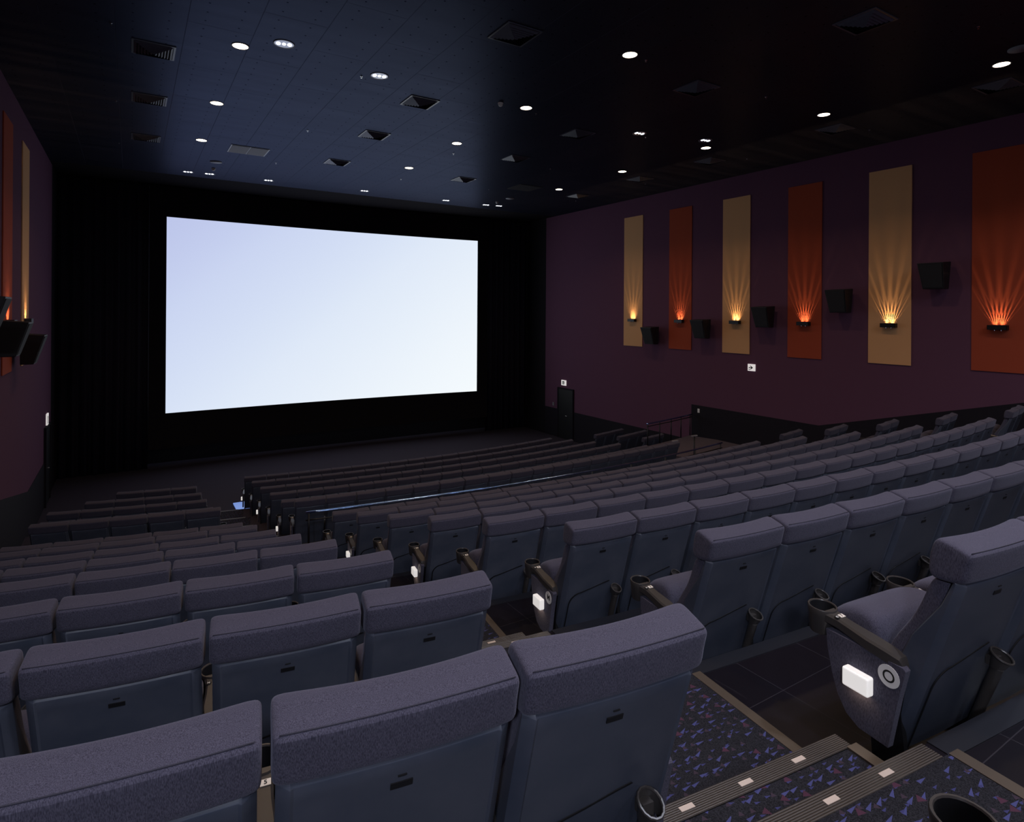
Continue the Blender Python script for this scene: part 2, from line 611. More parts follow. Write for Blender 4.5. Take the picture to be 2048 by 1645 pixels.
def build_screen():
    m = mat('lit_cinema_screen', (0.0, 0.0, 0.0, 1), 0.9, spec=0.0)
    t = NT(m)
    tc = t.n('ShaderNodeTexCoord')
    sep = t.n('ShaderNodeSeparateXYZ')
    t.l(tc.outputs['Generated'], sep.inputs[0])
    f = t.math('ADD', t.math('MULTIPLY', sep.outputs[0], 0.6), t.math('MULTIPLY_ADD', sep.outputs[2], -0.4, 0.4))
    c = t.ramp(f, [(0.0, srgb(186, 194, 232)), (0.2, srgb(202, 213, 242)), (0.5, srgb(221, 232, 248)), (0.98, srgb(248, 253, 255))])  # screen's brightness falloff put into the emission colour, whitest at lower right
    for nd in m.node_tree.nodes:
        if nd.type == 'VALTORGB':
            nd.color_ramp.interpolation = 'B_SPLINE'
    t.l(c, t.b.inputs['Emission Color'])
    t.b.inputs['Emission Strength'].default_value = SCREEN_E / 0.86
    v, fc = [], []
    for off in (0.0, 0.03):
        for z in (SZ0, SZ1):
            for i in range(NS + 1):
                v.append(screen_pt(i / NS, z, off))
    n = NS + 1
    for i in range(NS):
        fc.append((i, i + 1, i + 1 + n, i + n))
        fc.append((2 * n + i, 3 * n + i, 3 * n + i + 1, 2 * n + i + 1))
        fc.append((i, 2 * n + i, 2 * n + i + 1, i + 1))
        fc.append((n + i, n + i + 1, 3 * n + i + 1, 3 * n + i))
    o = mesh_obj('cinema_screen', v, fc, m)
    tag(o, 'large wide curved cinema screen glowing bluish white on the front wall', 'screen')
    # black masking frame around it, slightly in front of the screen cloth
    b = MB()
    for z0, z1 in ((SZ0 - 1.2, SZ0), (SZ1, ZC - .03)):
        for i in range(NS):
            p, q = screen_pt(i / NS, z0, -.06), screen_pt((i + 1) / NS, z0, -.06)
            b.hexa([p, q, (q[0], q[1] + .12, z0), (p[0], p[1] + .12, z0)],
                   [(p[0], p[1], z1), (q[0], q[1], z1), (q[0], q[1] + .12, z1), (p[0], p[1] + .12, z1)])
    for x0, x1 in ((SX0 - .5, SX0), (SX1, SX1 + .5)):
        b.box(x0, x1, 23.94, 24.06, SZ0 - 1.2, ZC - .03)
    o = fixn(b.obj('screen_masking', M_VELVET))
    tag(o, 'black cloth masking framing the glowing cinema screen', 'screen masking')


build_screen()


def drape(name, x0, x1, y, label):
    """pleated black side curtain hanging from the ceiling"""
    n = int((x1 - x0) / 0.04)
    v = []
    for i in range(n + 1):
        x = x0 + (x1 - x0) * i / n
        yy = y + 0.05 * sin(x * 2 * PI / 0.30) + 0.015 * sin(x * 2 * PI / 0.11)
        v += [(x, yy, 0.02), (x, yy, ZC - .02), (x, yy + .02, ZC - .02), (x, yy + .02, 0.02)]
    f = []
    for i in range(n):
        k = 4 * i
        for j in range(4):
            f.append((k + j, k + 4 + j, k + 4 + (j + 1) % 4, k + (j + 1) % 4))
    m = bpy.data.materials.get('black_curtain') or mat('black_curtain', (0.032, 0.028, 0.040, 1), 0.9, spec=0.1)
    o = fixn(mesh_obj(name, v, f, m, smooth=True))
    tag(o, label, 'curtain')


drape('side_curtain', SX1 + .52, XR - .02, 24.2, 'pleated black curtain between the screen and the right wall')
drape('side_curtain', XL + .02, SX0 - .52, 24.2, 'pleated black curtain between the screen and the left wall')


# ------------------------------------------------------------------ tiers, aisles, steps
ORD = 'ABCDEF'
SLW, SRW = -12.0, 11.0         # arc extents reaching past both side walls


def tier(Rf, Rb, z, m=M_TILE):
    """full-width tier clipped to the room"""
    n = 40
    v, f = [], []
    xs = [XL + (XR - XL) * i / n for i in range(n + 1)]
    for x in xs:
        for R, zz in ((Rf, z), (Rb, z), (Rb, 0.0), (Rf, 0.0)):
            v.append((x, QM - math.sqrt(R * R - (x - XM) ** 2), zz))
    for i in range(n):
        k = 4 * i
        for j in range(4):
            f.append((k + j, k + (j + 1) % 4, k + 4 + (j + 1) % 4, k + 4 + j))
    f += [(0, 1, 2, 3), (4 * n + 3, 4 * n + 2, 4 * n + 1, 4 * n)]
    o = fixn(mesh_obj('floor', v, f, m, kind='structure'))
    return o


def nosing(s0, s1, Rf, z, name_label, dashes=True):
    """ribbed nosing on a step edge, with small reflective dashes"""
    o = ring_prism('step_nosing', Rf - .002, Rf + .072, s0, s1, z - .03, z + .006, M_NOSE, kind=None, nseg=6, uv=True)
    tag(o, name_label, 'stair nosing', 'ribbed stair nosings in the aisles')
    if dashes:
        a0 = s0 + .16
        while a0 < s1 - .1:
            d = ring_prism('marker_strip', Rf + .026, Rf + .046, a0, a0 + .058, z + .004, z + .008, M_DASH, kind=None, nseg=1)
            d.parent = o
            a0 += .27
    return o


M_DASH = mat('reflective_dash', (0.62, 0.52, 0.45, 1), 0.35)
AISLES = (('left', -HALF - GAP + .13, -HALF - .205), ('right', HALF + .205, HALF + GAP - .13))
rows = 'ABCDEFHIJKLMNOPQ'
ROWNAME = {'H': 'ninth', 'I': 'eighth', 'J': 'seventh', 'K': 'sixth', 'L': 'fifth', 'M': 'fourth', 'N': 'third', 'O': 'second', 'P': 'nearest'}


def edge_R(front_row):
    """front edge of the tier behind front_row"""
    return RAD[front_row] + 0.03


def build_tiers():
    seq = list(rows)
    for i, r in enumerate(seq):
        if r == 'A':
            continue
        fr = seq[i - 1]
        Rf = edge_R(fr)
        if r == 'H':
            Rf = QM - 10.45     # the cross aisle joins the tier of row H
        Rb = edge_R(r)
        if r == 'F':
            Rb = QM - 10.45
        if r == 'Q':
            Rb = QM - (-5.2)
        z = FLOORZ[r]
        tier(Rf, Rb, z, M_CARPET2 if r in 'BCDE' else (M_CARPET3 if r == 'H' else M_TILE))
        if r == 'H':
            ring_prism('floor', QM - 12.93, Rf + .01, HALF + GAP - .53, 8.75, 0.0, z - .001, M_CARPET3)
        zprev = FLOORZ[fr]
        # strip of grey edging along the front of every tier
        if r in 'HIJKLMNOP':
            o = ring_prism('trim_1', Rf - .004, Rf + .085, -HALF - .12, HALF + .12, z - .04, z + .004, M_EDGE, nseg=40)
            o.name = 'trim_%d' % (rows.index(r))
        for side, s0, s1 in AISLES:
            if side == 'right' and r in 'IJKLMNOPQ' and False:
                continue
            # carpet on the tread of the aisle
            c = ring_prism('aisle_carpet', Rf + .07, Rb - .005 if r != 'Q' else Rf + 1.2, s0, s1, z - .02, z + .006, M_CARPET, kind='structure', nseg=8)
            c.name = 'floor'
            # half step in front of the tier
            if r not in 'BCDE':
                h = (z + zprev) / 2
                c = ring_prism('floor', Rf - .314, Rf, s0, s1, zprev, h, M_CARPET, kind='structure', nseg=8)
                rn = {'F': 'the last row before the cross aisle', 'H': 'the cross aisle'}.get(r, 'the row lettered ' + r)
                nosing(s0 - .055, s1 + .055, Rf - .316, h, 'lower ribbed nosing, %s aisle step up to %s' % (side, rn))
                nosing(s0 - .055, s1 + .055, Rf - .002, z, 'upper ribbed nosing, %s aisle step up to %s' % (side, rn))
            elif side == 'left':
                nosing(s0 - .055, s1 + .055, Rf - .002, z, 'narrow metal nosing of the front %s aisle beside row %s' % (side, fr), False)
            # edge trims running up both sides of the aisle carpet
            if r in 'HIJKLMNOP' and side == 'left':
                for q, (a, bq) in enumerate(((s0 - .055, s0), (s1, s1 + .055))):
                    for Ra, Rz, zz in ((Rf + .07, Rb - .315, z), (Rf - .246, Rf, (z + zprev) / 2)):
                        e = ring_prism('trim_0', Ra, Rz, a, bq, zz - .02, zz + .009, M_SIDE, nseg=1)
                        e.name = 'trim_%d' % (20 + rows.index(r))


M_SIDE = mat('side_edging', (0.085, 0.066, 0.050, 1), 0.4, spec=0.6)
build_tiers()


# screen's reflection on the floor, painted as a glowing blue patch
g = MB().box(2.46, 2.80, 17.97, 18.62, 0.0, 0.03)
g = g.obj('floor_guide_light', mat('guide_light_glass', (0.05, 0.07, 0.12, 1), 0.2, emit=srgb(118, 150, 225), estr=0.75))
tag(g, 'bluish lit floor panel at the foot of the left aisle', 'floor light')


# ------------------------------------------------------------------ seats
def rotz_of(R, s):
    return s / R


def seat_loft(prof, stations, dish_y=0.0, dish_z=0.0, hw=0.27):
    """prof: closed loop of (y, z); stations: (x, inset) where inset shrinks the loop about its centroid"""
    cy = sum(p[0] for p in prof) / len(prof)
    cz = sum(p[1] for p in prof) / len(prof)
    rings = []
    for x, ins in stations:
        k = 1 - (x / hw) ** 2
        ring = []
        for y, z in prof:
            dy, dz = y - cy, z - cz
            L = math.hypot(dy, dz)
            q = max(0.0, (L - ins) / L)
            w_ = min(1.0, max(0.0, (y + .12) / .15)) if dish_y < -.02 else 1.0
            ring.append((x, cy + dy * q + dish_y * k * (.22 + .78 * w_), cz + dz * q + dish_z * k))
        rings.append(ring)
    return MB().loft(rings)


def stations(hw, r, n=6):
    out = [(-hw, r * 1.0), (-hw + r * .10, r * .56), (-hw + r * .35, r * .24), (-hw + r, 0.0)]
    mid = [-hw + r + (2 * hw - 2 * r) * i / n for i in range(1, n)]
    return out + [(x, 0.0) for x in mid] + [(-x, i) for x, i in reversed(out)]


HEAD = [(-.114, .968), (-.119, .988), (-.112, 1.000), (-.085, 1.008), (-.045, 1.018), (-.012, 1.025), (.008, 1.020), (.020, 1.000),
        (.030, .960), (.036, .915), (.034, .880), (.018, .864), (-.02, .864), (-.060, .870), (-.086, .877), (-.096, .888), (-.102, .915), (-.109, .945)]
BACK = [(-.045, .872), (.020, .872), (.032, .850), (.060, .770), (.105, .680), (.165, .585), (.205, .500), (.210, .440), (.180, .400), (.120, .390), (.090, .420), (.052, .560), (.006, .720), (-.022, .810)]
CUSH = [(.225, .395), (.300, .350), (.400, .365), (.470, .420), (.490, .490), (.465, .550), (.410, .590), (.330, .612), (.270, .605), (.238, .570), (.225, .500)]


def sub(o, lv=1):
    s = o.modifiers.new('smooth', 'SUBSURF')
    s.levels = lv
    s.render_levels = lv
    return o


# the plane of the back shell: top (-.066, .862) to bottom (.135, .15)
P0, P1 = Vector((-.090, .874)), Vector((.146, .112))
PD = (P1 - P0)
PL = PD.length
PDN = PD / PL
PN = Vector((-PDN.y, PDN.x))    # forward normal in (y, z)
if PN.x < 0:
    PN = -PN


def on_shell(x, t, off=0.0):
    """x across, t metres down from the shell's top, off metres backwards out of the shell"""
    p = P0 + PDN * t - PN * off
    return (x, p.x, p.y)


def side_depth(tt):
    pts = [(0, .036), (.12, .048), (.30, .100), (.42, .112), (.58, .090), (PL, .05)]
    for (a, da), (b, db) in zip(pts, pts[1:]):
        if tt <= b:
            return da + (db - da) * (tt - a) / (b - a)
    return pts[-1][1]


def shell_mesh():
    """rear shell: flat back, bevelled side rails and side cheeks that reach forward"""
    ts = [(0.0, -.024), (.001, -.014), (.011, -.001), (.013, .0), (.05, 0.0), (.12, 0), (.22, 0), (.30, 0), (.42, 0), (.58, 0.0), (PL - .012, 0.0), (PL - .002, -.006), (PL, -.02)]
    v = []
    for t, ot in ts:
        half = [(-.256, -side_depth(t)), (-.262, -side_depth(t) + .006), (-.263, -.026), (-.2615, -.0235), (-.2375, -.0015), (-.235, .0), (-.228, -.004), (-.11, 0.0)]
        row = half + [(0, .002)] + [(-x, o) for x, o in reversed(half)]
        for x, ox in row:
            v.append(on_shell(x, max(t, 0), min(ox, ox + ot)))
    nx = 17
    f = []
    for i in range(len(ts) - 1):
        for j in range(nx - 1):
            a = i * nx + j
            f.append((a, a + nx, a + nx + 1, a + 1))
    # inner closing face
    k = len(v)
    v += [on_shell(-.25, 0, -.030), on_shell(.25, 0, -.030), on_shell(.25, PL, -.030), on_shell(-.25, PL, -.030)]
    f.append((k, k + 1, k + 2, k + 3))
    return v, f


def pocket_line():
    """seam of the lower kick panel in (x, t): up the left side, round the shoulder, across to the right"""
    r = .085
    tt = .352
    pts = [(-.208, PL - .02), (-.208, tt + .05 + r)]
    for i in range(1, 8):
        a = PI + PI / 2 * i / 8
        pts.append((-.208 + r + r * cos(a), tt + .05 + r + r * sin(a)))
    pts += [(-.208 + r, tt + .05), (-.04, tt + .032), (.06, tt + .006), (.11, tt - .004)]
    return pts


M_SEAM = mat('seam_thread', (0.030, 0.029, 0.044, 1), 0.9)


def build_seat(full=True):
    root = bpy.data.objects.new('cinema_chair', None)
    COL.objects.link(root)
    o = fixn(seat_loft(HEAD, stations(.272, .020, 8), -.026, -.003).obj('headrest', M_FABRIC, root, smooth=True, auto=34))
    sub(o, 1)
    if full:
        pts = []
        for i in range(25):
            x = -.258 + .516 * i / 24
            k = 1 - (x / .27) ** 2
            pts.append((x, -.1105 - .026 * k * (.22 + .78 * .063), .9995 - .003 * k))
        fixn(MB().tube(pts, .0016, 6).obj('seam', M_SEAM, o, smooth=True))
    v, f = shell_mesh()
    sh = fixn(mesh_obj('back_shell', v, f, M_SHELL, root, smooth=True, auto=28))
    if full:
        sub(fixn(seat_loft(BACK, stations(.253, .028, 4), -.010, 0).obj('backrest', M_FABRIC, root, smooth=True)), 1)
        sub(fixn(seat_loft(CUSH, stations(.236, .045, 4)).obj('seat_cushion', M_FABRIC, root, smooth=True)), 1)
        # pressed seam of the kick panel: a slim raised plate with a dark groove over its edge
        pts = pocket_line()
        m_ = len(pts)
        vs, fs = [], []
        for x, tq in pts:
            vs += [on_shell(x, tq, .001), on_shell(x, tq, .0035), on_shell(x + .006, tq + .006, .0035), on_shell(x + .010, tq + .010, .0005)]
        for q in range(m_ - 1):
            for w_ in range(3):
                a = 4 * q + w_
                fs.append((a, a + 4, a + 5, a + 1))
        mesh_obj('panel_seam', vs, fs, M_SLOT, sh, smooth=False)
        # slot with a small line over it
        b = MB()
        b.hexa([on_shell(x, t, -.002) for x, t in ((-.025, .072), (.025, .072), (.025, .089), (-.025, .089))],
               [on_shell(x, t, .0045) for x, t in ((-.025, .072), (.025, .072), (.025, .089), (-.025, .089))])
        b.hexa([on_shell(x, t, -.002) for x, t in ((-.010, .052), (.010, .052), (.010, .0545), (-.010, .0545))],
               [on_shell(x, t, .0055) for x, t in ((-.010, .052), (.010, .052), (.010, .0545), (-.010, .0545))])
        fixn(b.obj('slot', M_SLOT, sh))
        # umbrella holder low on the right of the shell
        b = MB()
        c = Vector(on_shell(.158, .395, .042))
        ax = Vector((0, PDN.x, PDN.y)) * -1
        tilt = Vector((0, -.45, 1)).normalized()
        a1 = Vector((1, 0, 0))
        a2 = tilt.cross(a1).normalized()
        ring = [c + a1 * cos(2 * PI * k / 14) * .035 + a2 * sin(2 * PI * k / 14) * .041 for k in range(15)]
        b.tube(ring, .0045, 6, caps=False)
        low = c + ax * -.055
        top_r = [c + a1 * cos(2 * PI * k / 14) * .034 + a2 * sin(2 * PI * k / 14) * .040 for k in range(14)]
        bot_r = [low + a1 * cos(2 * PI * k / 14) * .029 + Vector((0, 1, 0)) * sin(2 * PI * k / 14) * .026 for k in range(14)]
        b.loft([top_r, bot_r], caps=False)
        b.tube([low, low + ax * -.29], [.023, .019], 12)
        b.box(.140, .176, c.y + .01, c.y + .05, c.z - .05, c.z - .01)
        fixn(b.obj('umbrella_holder', M_BLACKP, root, smooth=True, auto=40))
    return root


def arm_mesh(full=True):
    """armrest along y with a cup ring at the front"""
    b = MB()
    secs = [(.100, .498, .020, .034), (.112, .522, .028, .050), (.16, .532, .034, .054), (.24, .541, .036, .052), (.32, .551, .030, .048),
            (.375, .559, .029, .045), (.405, .563, .036, .044), (.432, .566, .041, .044)]
    rings = []
    for y, zt, hw, th in secs:
        r = .008
        rings.append([(-hw, y, zt - r), (-hw + r, y, zt), (hw - r, y, zt), (hw, y, zt - r), (hw, y, zt - th + r), (hw - r, y, zt - th), (-hw + r, y, zt - th), (-hw, y, zt - th + r)])
    b.loft(rings)
    return b


def cup_mesh():
    b = MB()
    T = Matrix.Translation((0, .492, .0)) @ Matrix.Rotation(math.radians(3), 4, 'X')
    b.lathe([(.0, .462), (.044, .462), (.049, .470), (.057, .545), (.060, .570), (.058, .574), (.053, .574), (.051, .570)], 24, T)
    k = len(b.f)
    b.lathe([(.051, .570), (.046, .475), (.0, .472)], 24, T)
    o = b.obj('cup_holder', [M_BLACKP, M_SLOT], smooth=True, auto=35)
    for i, pl in enumerate(o.data.polygons):
        pl.material_index = 0 if i < k else 1  # inside coloured near black to stand for the shade in the cup
    return o


def leg_mesh():
    b = MB()
    poly = [(.10, .50), (.36, .51), (.34, .40), (.26, .28), (.24, .02), (.30, .0), (.06, .0), (.10, .02), (.13, .30)]
    b.prism(poly, -.012, .012, Matrix(((0, 0, 1, 0), (1, 0, 0, 0), (0, 1, 0, 0), (0, 0, 0, 1))))
    return b


ENDP = [(.400, .498), (.392, .42), (.372, .33), (.345, .25), (.305, .190), (.250, .160), (.130, .155), (.122, .20), (.092, .36), (.064, .485), (.075, .495)]


def end_mesh():
    b = MB()
    b.prism(ENDP, -.016, .016, Matrix(((0, 0, 1, 0), (1, 0, 0, 0), (0, 1, 0, 0), (0, 0, 0, 1))))
    return b


def glyph(txt, size, m, parent, M, ext=.0006):
    c = bpy.data.curves.new('letter', 'FONT')
    c.body = txt
    c.size = size
    c.align_x = 'CENTER'
    c.align_y = 'CENTER'
    c.extrude = ext
    c.resolution_u = 3
    c.offset = size * 0.022
    c.materials.append(m)
    tmp = bpy.data.objects.new('letter', c)
    me = bpy.data.meshes.new_from_object(tmp)
    bpy.data.objects.remove(tmp)
    o = bpy.data.objects.new('letter', me)
    COL.objects.link(o)
    o.parent = parent
    o.matrix_local = M
    return o


def disc_mesh(r, t, n=28):
    return MB().lathe([(0, t), (r, t), (r, 0), (0, 0)], n)


def armrest(parent, x, row, num, full, plates=True):
    """armrest with its cup ring, support and number plates, at local x"""
    if full:
        a = bpy.data.objects.new('armrest', ARM_ME)
    else:
        a = bpy.data.objects.new('armrest', ARM_ME)
    COL.objects.link(a)
    a.parent = parent
    a.location = (x, 0, 0)
    cu = bpy.data.objects.new('cup_holder', CUP_ME)
    COL.objects.link(cu)
    cu.parent = a
    if plates:
        p = bpy.data.objects.new('number_plate', PLATE_ME)
        COL.objects.link(p)
        p.parent = a
        p.location = (-.004, .378, .5605)
        p.rotation_euler = (math.radians(7), 0, 0)
        if num is not None:
            g1 = glyph(str(num), .019, M_INK, p, Matrix.Translation((.013, 0, .0021)))
            g2 = glyph(row, .014, M_WHITE, p, Matrix.Translation((-.015, 0, .0021)))
    return a


def plate_mesh():
    me = bpy.data.meshes.new('number_plate')
    b = MB()
    b.box(-.001, .027, -.0105, .0105, 0, .002)
    k = len(b.f)
    b.lathe([(0, .0018), (.011, .0018), (.011, 0), (0, 0)], 16, Matrix.Translation((-.015, 0, 0)))
    me.from_pydata(b.v, [], b.f)
    me.materials.append(M_CREAM)
    me.materials.append(M_INK)
    me.validate()
    for i, p in enumerate(me.polygons):
        p.material_index = 0 if i < k else 1
    return me


_a = fixn(arm_mesh().obj('armrest', M_BLACKP, smooth=True, auto=35))
ARM_ME = _a.data
_c = cup_mesh()
CUP_ME = _c.data
_l = fixn(leg_mesh().obj('leg', M_METAL))
LEG_ME = _l.data
_e = fixn(end_mesh().obj('end_panel', M_FABRIC))
END_ME = _e.data
for o in (_a, _l, _e, _c):
    bpy.data.objects.remove(o)
M_BOX = mat('light_box_white', (0.85, 0.84, 0.82, 1), 0.4, emit=(1, .96, .92), estr=.55)
PLATE_ME = plate_mesh()
_b = MB().box(-.040, 0, -.056, .056, -.038, .038).obj('light_box', M_BOX)
BOX_ME = _b.data
bpy.data.objects.remove(_b)
_d = fixn(disc_mesh(.043, .0015).obj('row_sticker', M_WHITE))
DISC_ME = _d.data
bpy.data.objects.remove(_d)

FULL = build_seat(True)
SMALL = build_seat(False)
used_protos = set()

NUMW = ['', 'first', 'second', 'third', 'fourth', 'fifth', 'sixth', 'seventh', 'eighth', 'ninth', 'tenth', 'eleventh', 'twelfth', 'thirteenth',
        'fourteenth', 'fifteenth', 'sixteenth', 'seventeenth', 'eighteenth']
REAR_ORD = {'O': 'nearest full row', 'N': 'second row from the camera', 'M': 'third row from the camera', 'L': 'fourth row from the camera',
            'K': 'fifth row from the camera', 'J': 'sixth row from the camera', 'I': 'row just behind the handrail row', 'H': 'row directly behind the handrail',
            'F': 'row in front of the handrail', 'E': 'fifth row from the screen', 'D': 'fourth row from the screen', 'C': 'third row from the screen',
            'B': 'second row from the screen', 'A': 'front row by the screen'}
BLOCKS = {'L': ('left block', 'aisle'), 'M': ('centre block', 'left aisle'), 'R': ('right block', 'aisle')}


def place_seat(row, s, num, label, group, full, first=False, last=False, blk='M'):
    R = RAD[row]
    proto = FULL if full else SMALL
    if proto in used_protos:
        r = copy_tree(proto)
    else:
        used_protos.add(proto)
        r = proto
    x, y = arc(R, s + (SHIFT.get(row, 0) if blk == 'M' else (-.05 if row == 'P' else 0)))
    r.location = (x, y, FLOORZ[row])
    r.rotation_euler = (0, 0, s / R)
    tag(r, label, 'cinema chair', group)
    return r


def dress_seat(r, row, num, full, first, last, lit, letter):
    """armrests, legs and aisle-end furniture; kept out of the prototypes"""
    near = full and row in 'OPNMLKJI'
    armrest(r, -.28, row, num, full, plates=near or first)
    if last:
        armrest(r, .28, row, None, full, plates=near)
    if full:
        for sx in ([-.28] if not last else [-.28, .28]):
            if (first and sx < 0) or (last and sx > 0):
                continue
            l = bpy.data.objects.new('leg', LEG_ME)
            COL.objects.link(l)
            l.parent = r
            l.location = (sx, 0, 0)
    for flag, sx, sgn in ((first, -.285, -1), (last, .285, 1)):
        if not flag:
            continue
        e = bpy.data.objects.new('end_panel', END_ME)
        COL.objects.link(e)
        e.parent = r
        e.location = (sx + sgn * .012, .02, 0)
        l = bpy.data.objects.new('leg', LEG_ME)
        COL.objects.link(l)
        l.parent = r
        l.location = (sx - sgn * .03, 0.0, 0)
        l.scale = (1, 1, .95)
        if sgn < 0:
            d = bpy.data.objects.new('row_sticker', DISC_ME)
            COL.objects.link(d)
            d.parent = e
            d.matrix_local = Matrix.Translation((-.0165, .128, .437)) @ Matrix.Rotation(-PI / 2, 4, 'Y') @ Matrix.Rotation(-PI / 2, 4, 'Z')
            if letter == 'O':
                rg = MB().lathe([(.0235, .0019), (.0235, .0014), (.0165, .0014), (.0165, .0019), (.0235, .0019)], 28).obj('letter', M_INK, d)
            else:
                glyph(letter, .052, M_INK, d, Matrix.Translation((0, 0, .0016)))
            if lit:
                b = bpy.data.objects.new('light_box', BOX_ME)
                COL.objects.link(b)
                b.parent = e
                b.location = (-.016, .243, .362)
                md = b.modifiers.new('edge', 'BEVEL')
                md.width = .008
                md.segments = 3
                # the small lamp under the box, washing down the end panel
                ld = bpy.data.lights.new('aisle_lamp', 'AREA')
                ld.shape = 'RECTANGLE'
                ld.size = .08
                ld.size_y = .015
                ld.energy = AISLE_W
                ld.color = (1, .72, .45)
                lo = bpy.data.objects.new('aisle_lamp', ld)
                COL.objects.link(lo)
                lo.parent = e
                lo.matrix_local = Matrix.Translation((-.036, .243, .3225)) @ Matrix.Rotation(PI / 2, 4, 'Z') @ Matrix.Rotation(math.radians(12), 4, 'X')


AISLE_W = 0.05
LIT = set('OMKIECA')


def build_rows():
    jobs = []
    # centre block
    cnt = {'O': 2, 'N': 8, 'M': 15}
    for row in 'ONMLKJIHFEDCBA':
        n = cnt.get(row, 18)
        for i in range(n):
            jobs.append(('M', row, i, -HALF + PITCH * (i + .5), i == 0, i == 17))
    # left block, counted from the aisle leftwards
    lc = {'P': 1, 'O': 3, 'N': 4, 'B': 3, 'C': 4}
    for row in 'PONMLKJIHFEDCB':
        n = lc.get(row, 5)
        for i in range(n):
            jobs.append(('L', row, i, -HALF - GAP - PITCH * (i + .5), False, i == 0))
    # right block
    for row, n in (('H', 2), ('I', 2), ('J', 2), ('K', 2), ('L', 2), ('D', 2), ('C', 3), ('B', 3)):
        for i in range(n):
            jobs.append(('R', row, i, HALF + GAP + PITCH * (i + .5) - .03, i == 0, False))
    for blk, row, i, s, first, last in jobs:
        full = row in 'PONMLKJIH'
        b, a = BLOCKS[blk]
        if blk == 'L' and row == 'P':
            label = 'dark aisle chair nearest the camera, only its cup holder showing at bottom right'
        elif row in 'ONM' and i == 0 and blk == 'M':
            label = {'O': 'navy chair at right with white light box and letter O on its end panel',
                     'N': 'navy aisle chair just ahead of the chair lettered O, centre block',
                     'M': 'navy aisle chair with white light box and letter M on its end panel'}[row]
        elif row == 'O' and blk == 'L':
            label = ['large foreground navy chair beside the patterned aisle carpet', 'large foreground navy chair, second from the aisle carpet, plate 5 at its left',
                     'navy chair cut off by the bottom left corner of the photo'][i]
        else:
            label = '%s navy cinema chair from the %s, %s, %s' % (NUMW[i + 1], a, REAR_ORD[row], b)
        group = 'navy folding cinema chairs in rows'
        num = None
        if blk == 'L':
            num = {'O': 6, 'N': 5}.get(row, 5) - i
        elif blk == 'M':
            num = {'O': 7, 'N': 6}.get(row, 6) + i
        else:
            num = 24 + i
        r = place_seat(row, s, num, label, group, full, blk=blk)
        r['_d'] = 1
        dress.append((r, row, num, full, first, last, row in LIT, row))


dress = []
build_rows()
for d in dress:
    del d[0]['_d']
    dress_seat(*d)


# ------------------------------------------------------------------ handrails
def rail_arc(name, R, s0, s1, z, floor, label, posts, low=None, cap=True, foot=None):
    t = thing(name, label, 'handrail', arc_pt(R, (s0 + s1) / 2, floor))
    inv = t.matrix_basis.inverted()
    n = 40
    pts = [Vector(arc_pt(R, s0 + (s1 - s0) * i / n, z)) - Vector(t.location) for i in range(n + 1)]
    MB().tube(pts, .021, 10).obj('rail', M_RAILB, t, smooth=True)
    if low:
        for zz in low:
            pts = [Vector(arc_pt(R, s0 + (s1 - s0) * i / n, zz)) - Vector(t.location) for i in range(n + 1)]
            MB().tube(pts, .014, 8).obj('lower_rail', M_METAL, t, smooth=True)
    for s in posts:
        p = Vector(arc_pt(R, s, z - .01)) - Vector(t.location)
        q = Vector(arc_pt(R, s, floor)) - Vector(t.location)
        MB().tube([q, p], .017, 8).obj('post', M_METAL, t, smooth=True)
    return t


zf = FLOORZ['H']
rail_arc('handrail', QM - 10.33, -5.05, 5.87, EYE - 3.45, zf, 'long curved steel handrail behind the front seats, reflecting blue light', [-5.0 + 1.2 * i for i in range(10)], [EYE - 3.58])
rail_arc('handrail', QM - 12.93, 5.68, 8.33, EYE - 3.34, zf, 'short dark handrail meeting the right wall above the front seats', [5.72, 6.35, 7.0, 7.6, 8.2], [EYE - 3.42])


def stair_post(s, Yc, top, label):
    R = QM - Yc
    x, y = arc(R, s)
    t = thing('stair_post', label, 'post', (x, y, FLOORZ['F']))
    h = top - FLOORZ['F']
    MB().tube([(0, 0, 0), (0, 0, h)], .022, 10).obj('post', M_METAL, t, smooth=True)
    MB().box(-.11, .11, -.03, .03, h, h + .03).obj('cap', M_DISC, t, edge=.006)


stair_post(5.14, 11.42, EYE - 3.52, 'dark post with pale cap at the right end of the row before the handrail')
stair_post(6.10, 11.42, EYE - 3.50, 'dark post across the right aisle from the pale capped post')

# ------------------------------------------------------------------ ceiling fittings
def downlight(x, y, label):
    t = thing('downlight', label, 'ceiling light', (x, y, ZC), group='warm round downlights in the ceiling')
    fixn(MB().lathe([(.118, -.001), (.135, -.001), (.135, -.008), (.118, -.006), (.118, -.001)], 32).obj('trim_ring', M_DISC, t, smooth=True, auto=30))
    fixn(MB().lathe([(0, -.003), (.118, -.003), (.118, -.001), (0, -.001)], 32).obj('lens', M_LAMPW, t))
    area('downlight_lamp', (x, y, ZC - .012), .22, WARM_W, (1.0, .68, .42), spread=math.radians(125))


for ri, (xx, ys, nm) in enumerate(((1.475, (17.1, 13.88, 10.68, 7.52, 4.36, 1.2, -1.96), 'left'), (6.975, (16.95, 13.82, 10.63, 7.51, 4.36, 1.2, -1.96), 'middle'),
                                   (12.54, (17.0, 13.8, 10.65, 7.50, 4.365, 1.2, -1.96), 'right'))):
    for i, yy in enumerate(ys):
        downlight(xx, yy, '%s warm round downlight from the screen in the %s ceiling row' % (NUMW[i + 1], nm))


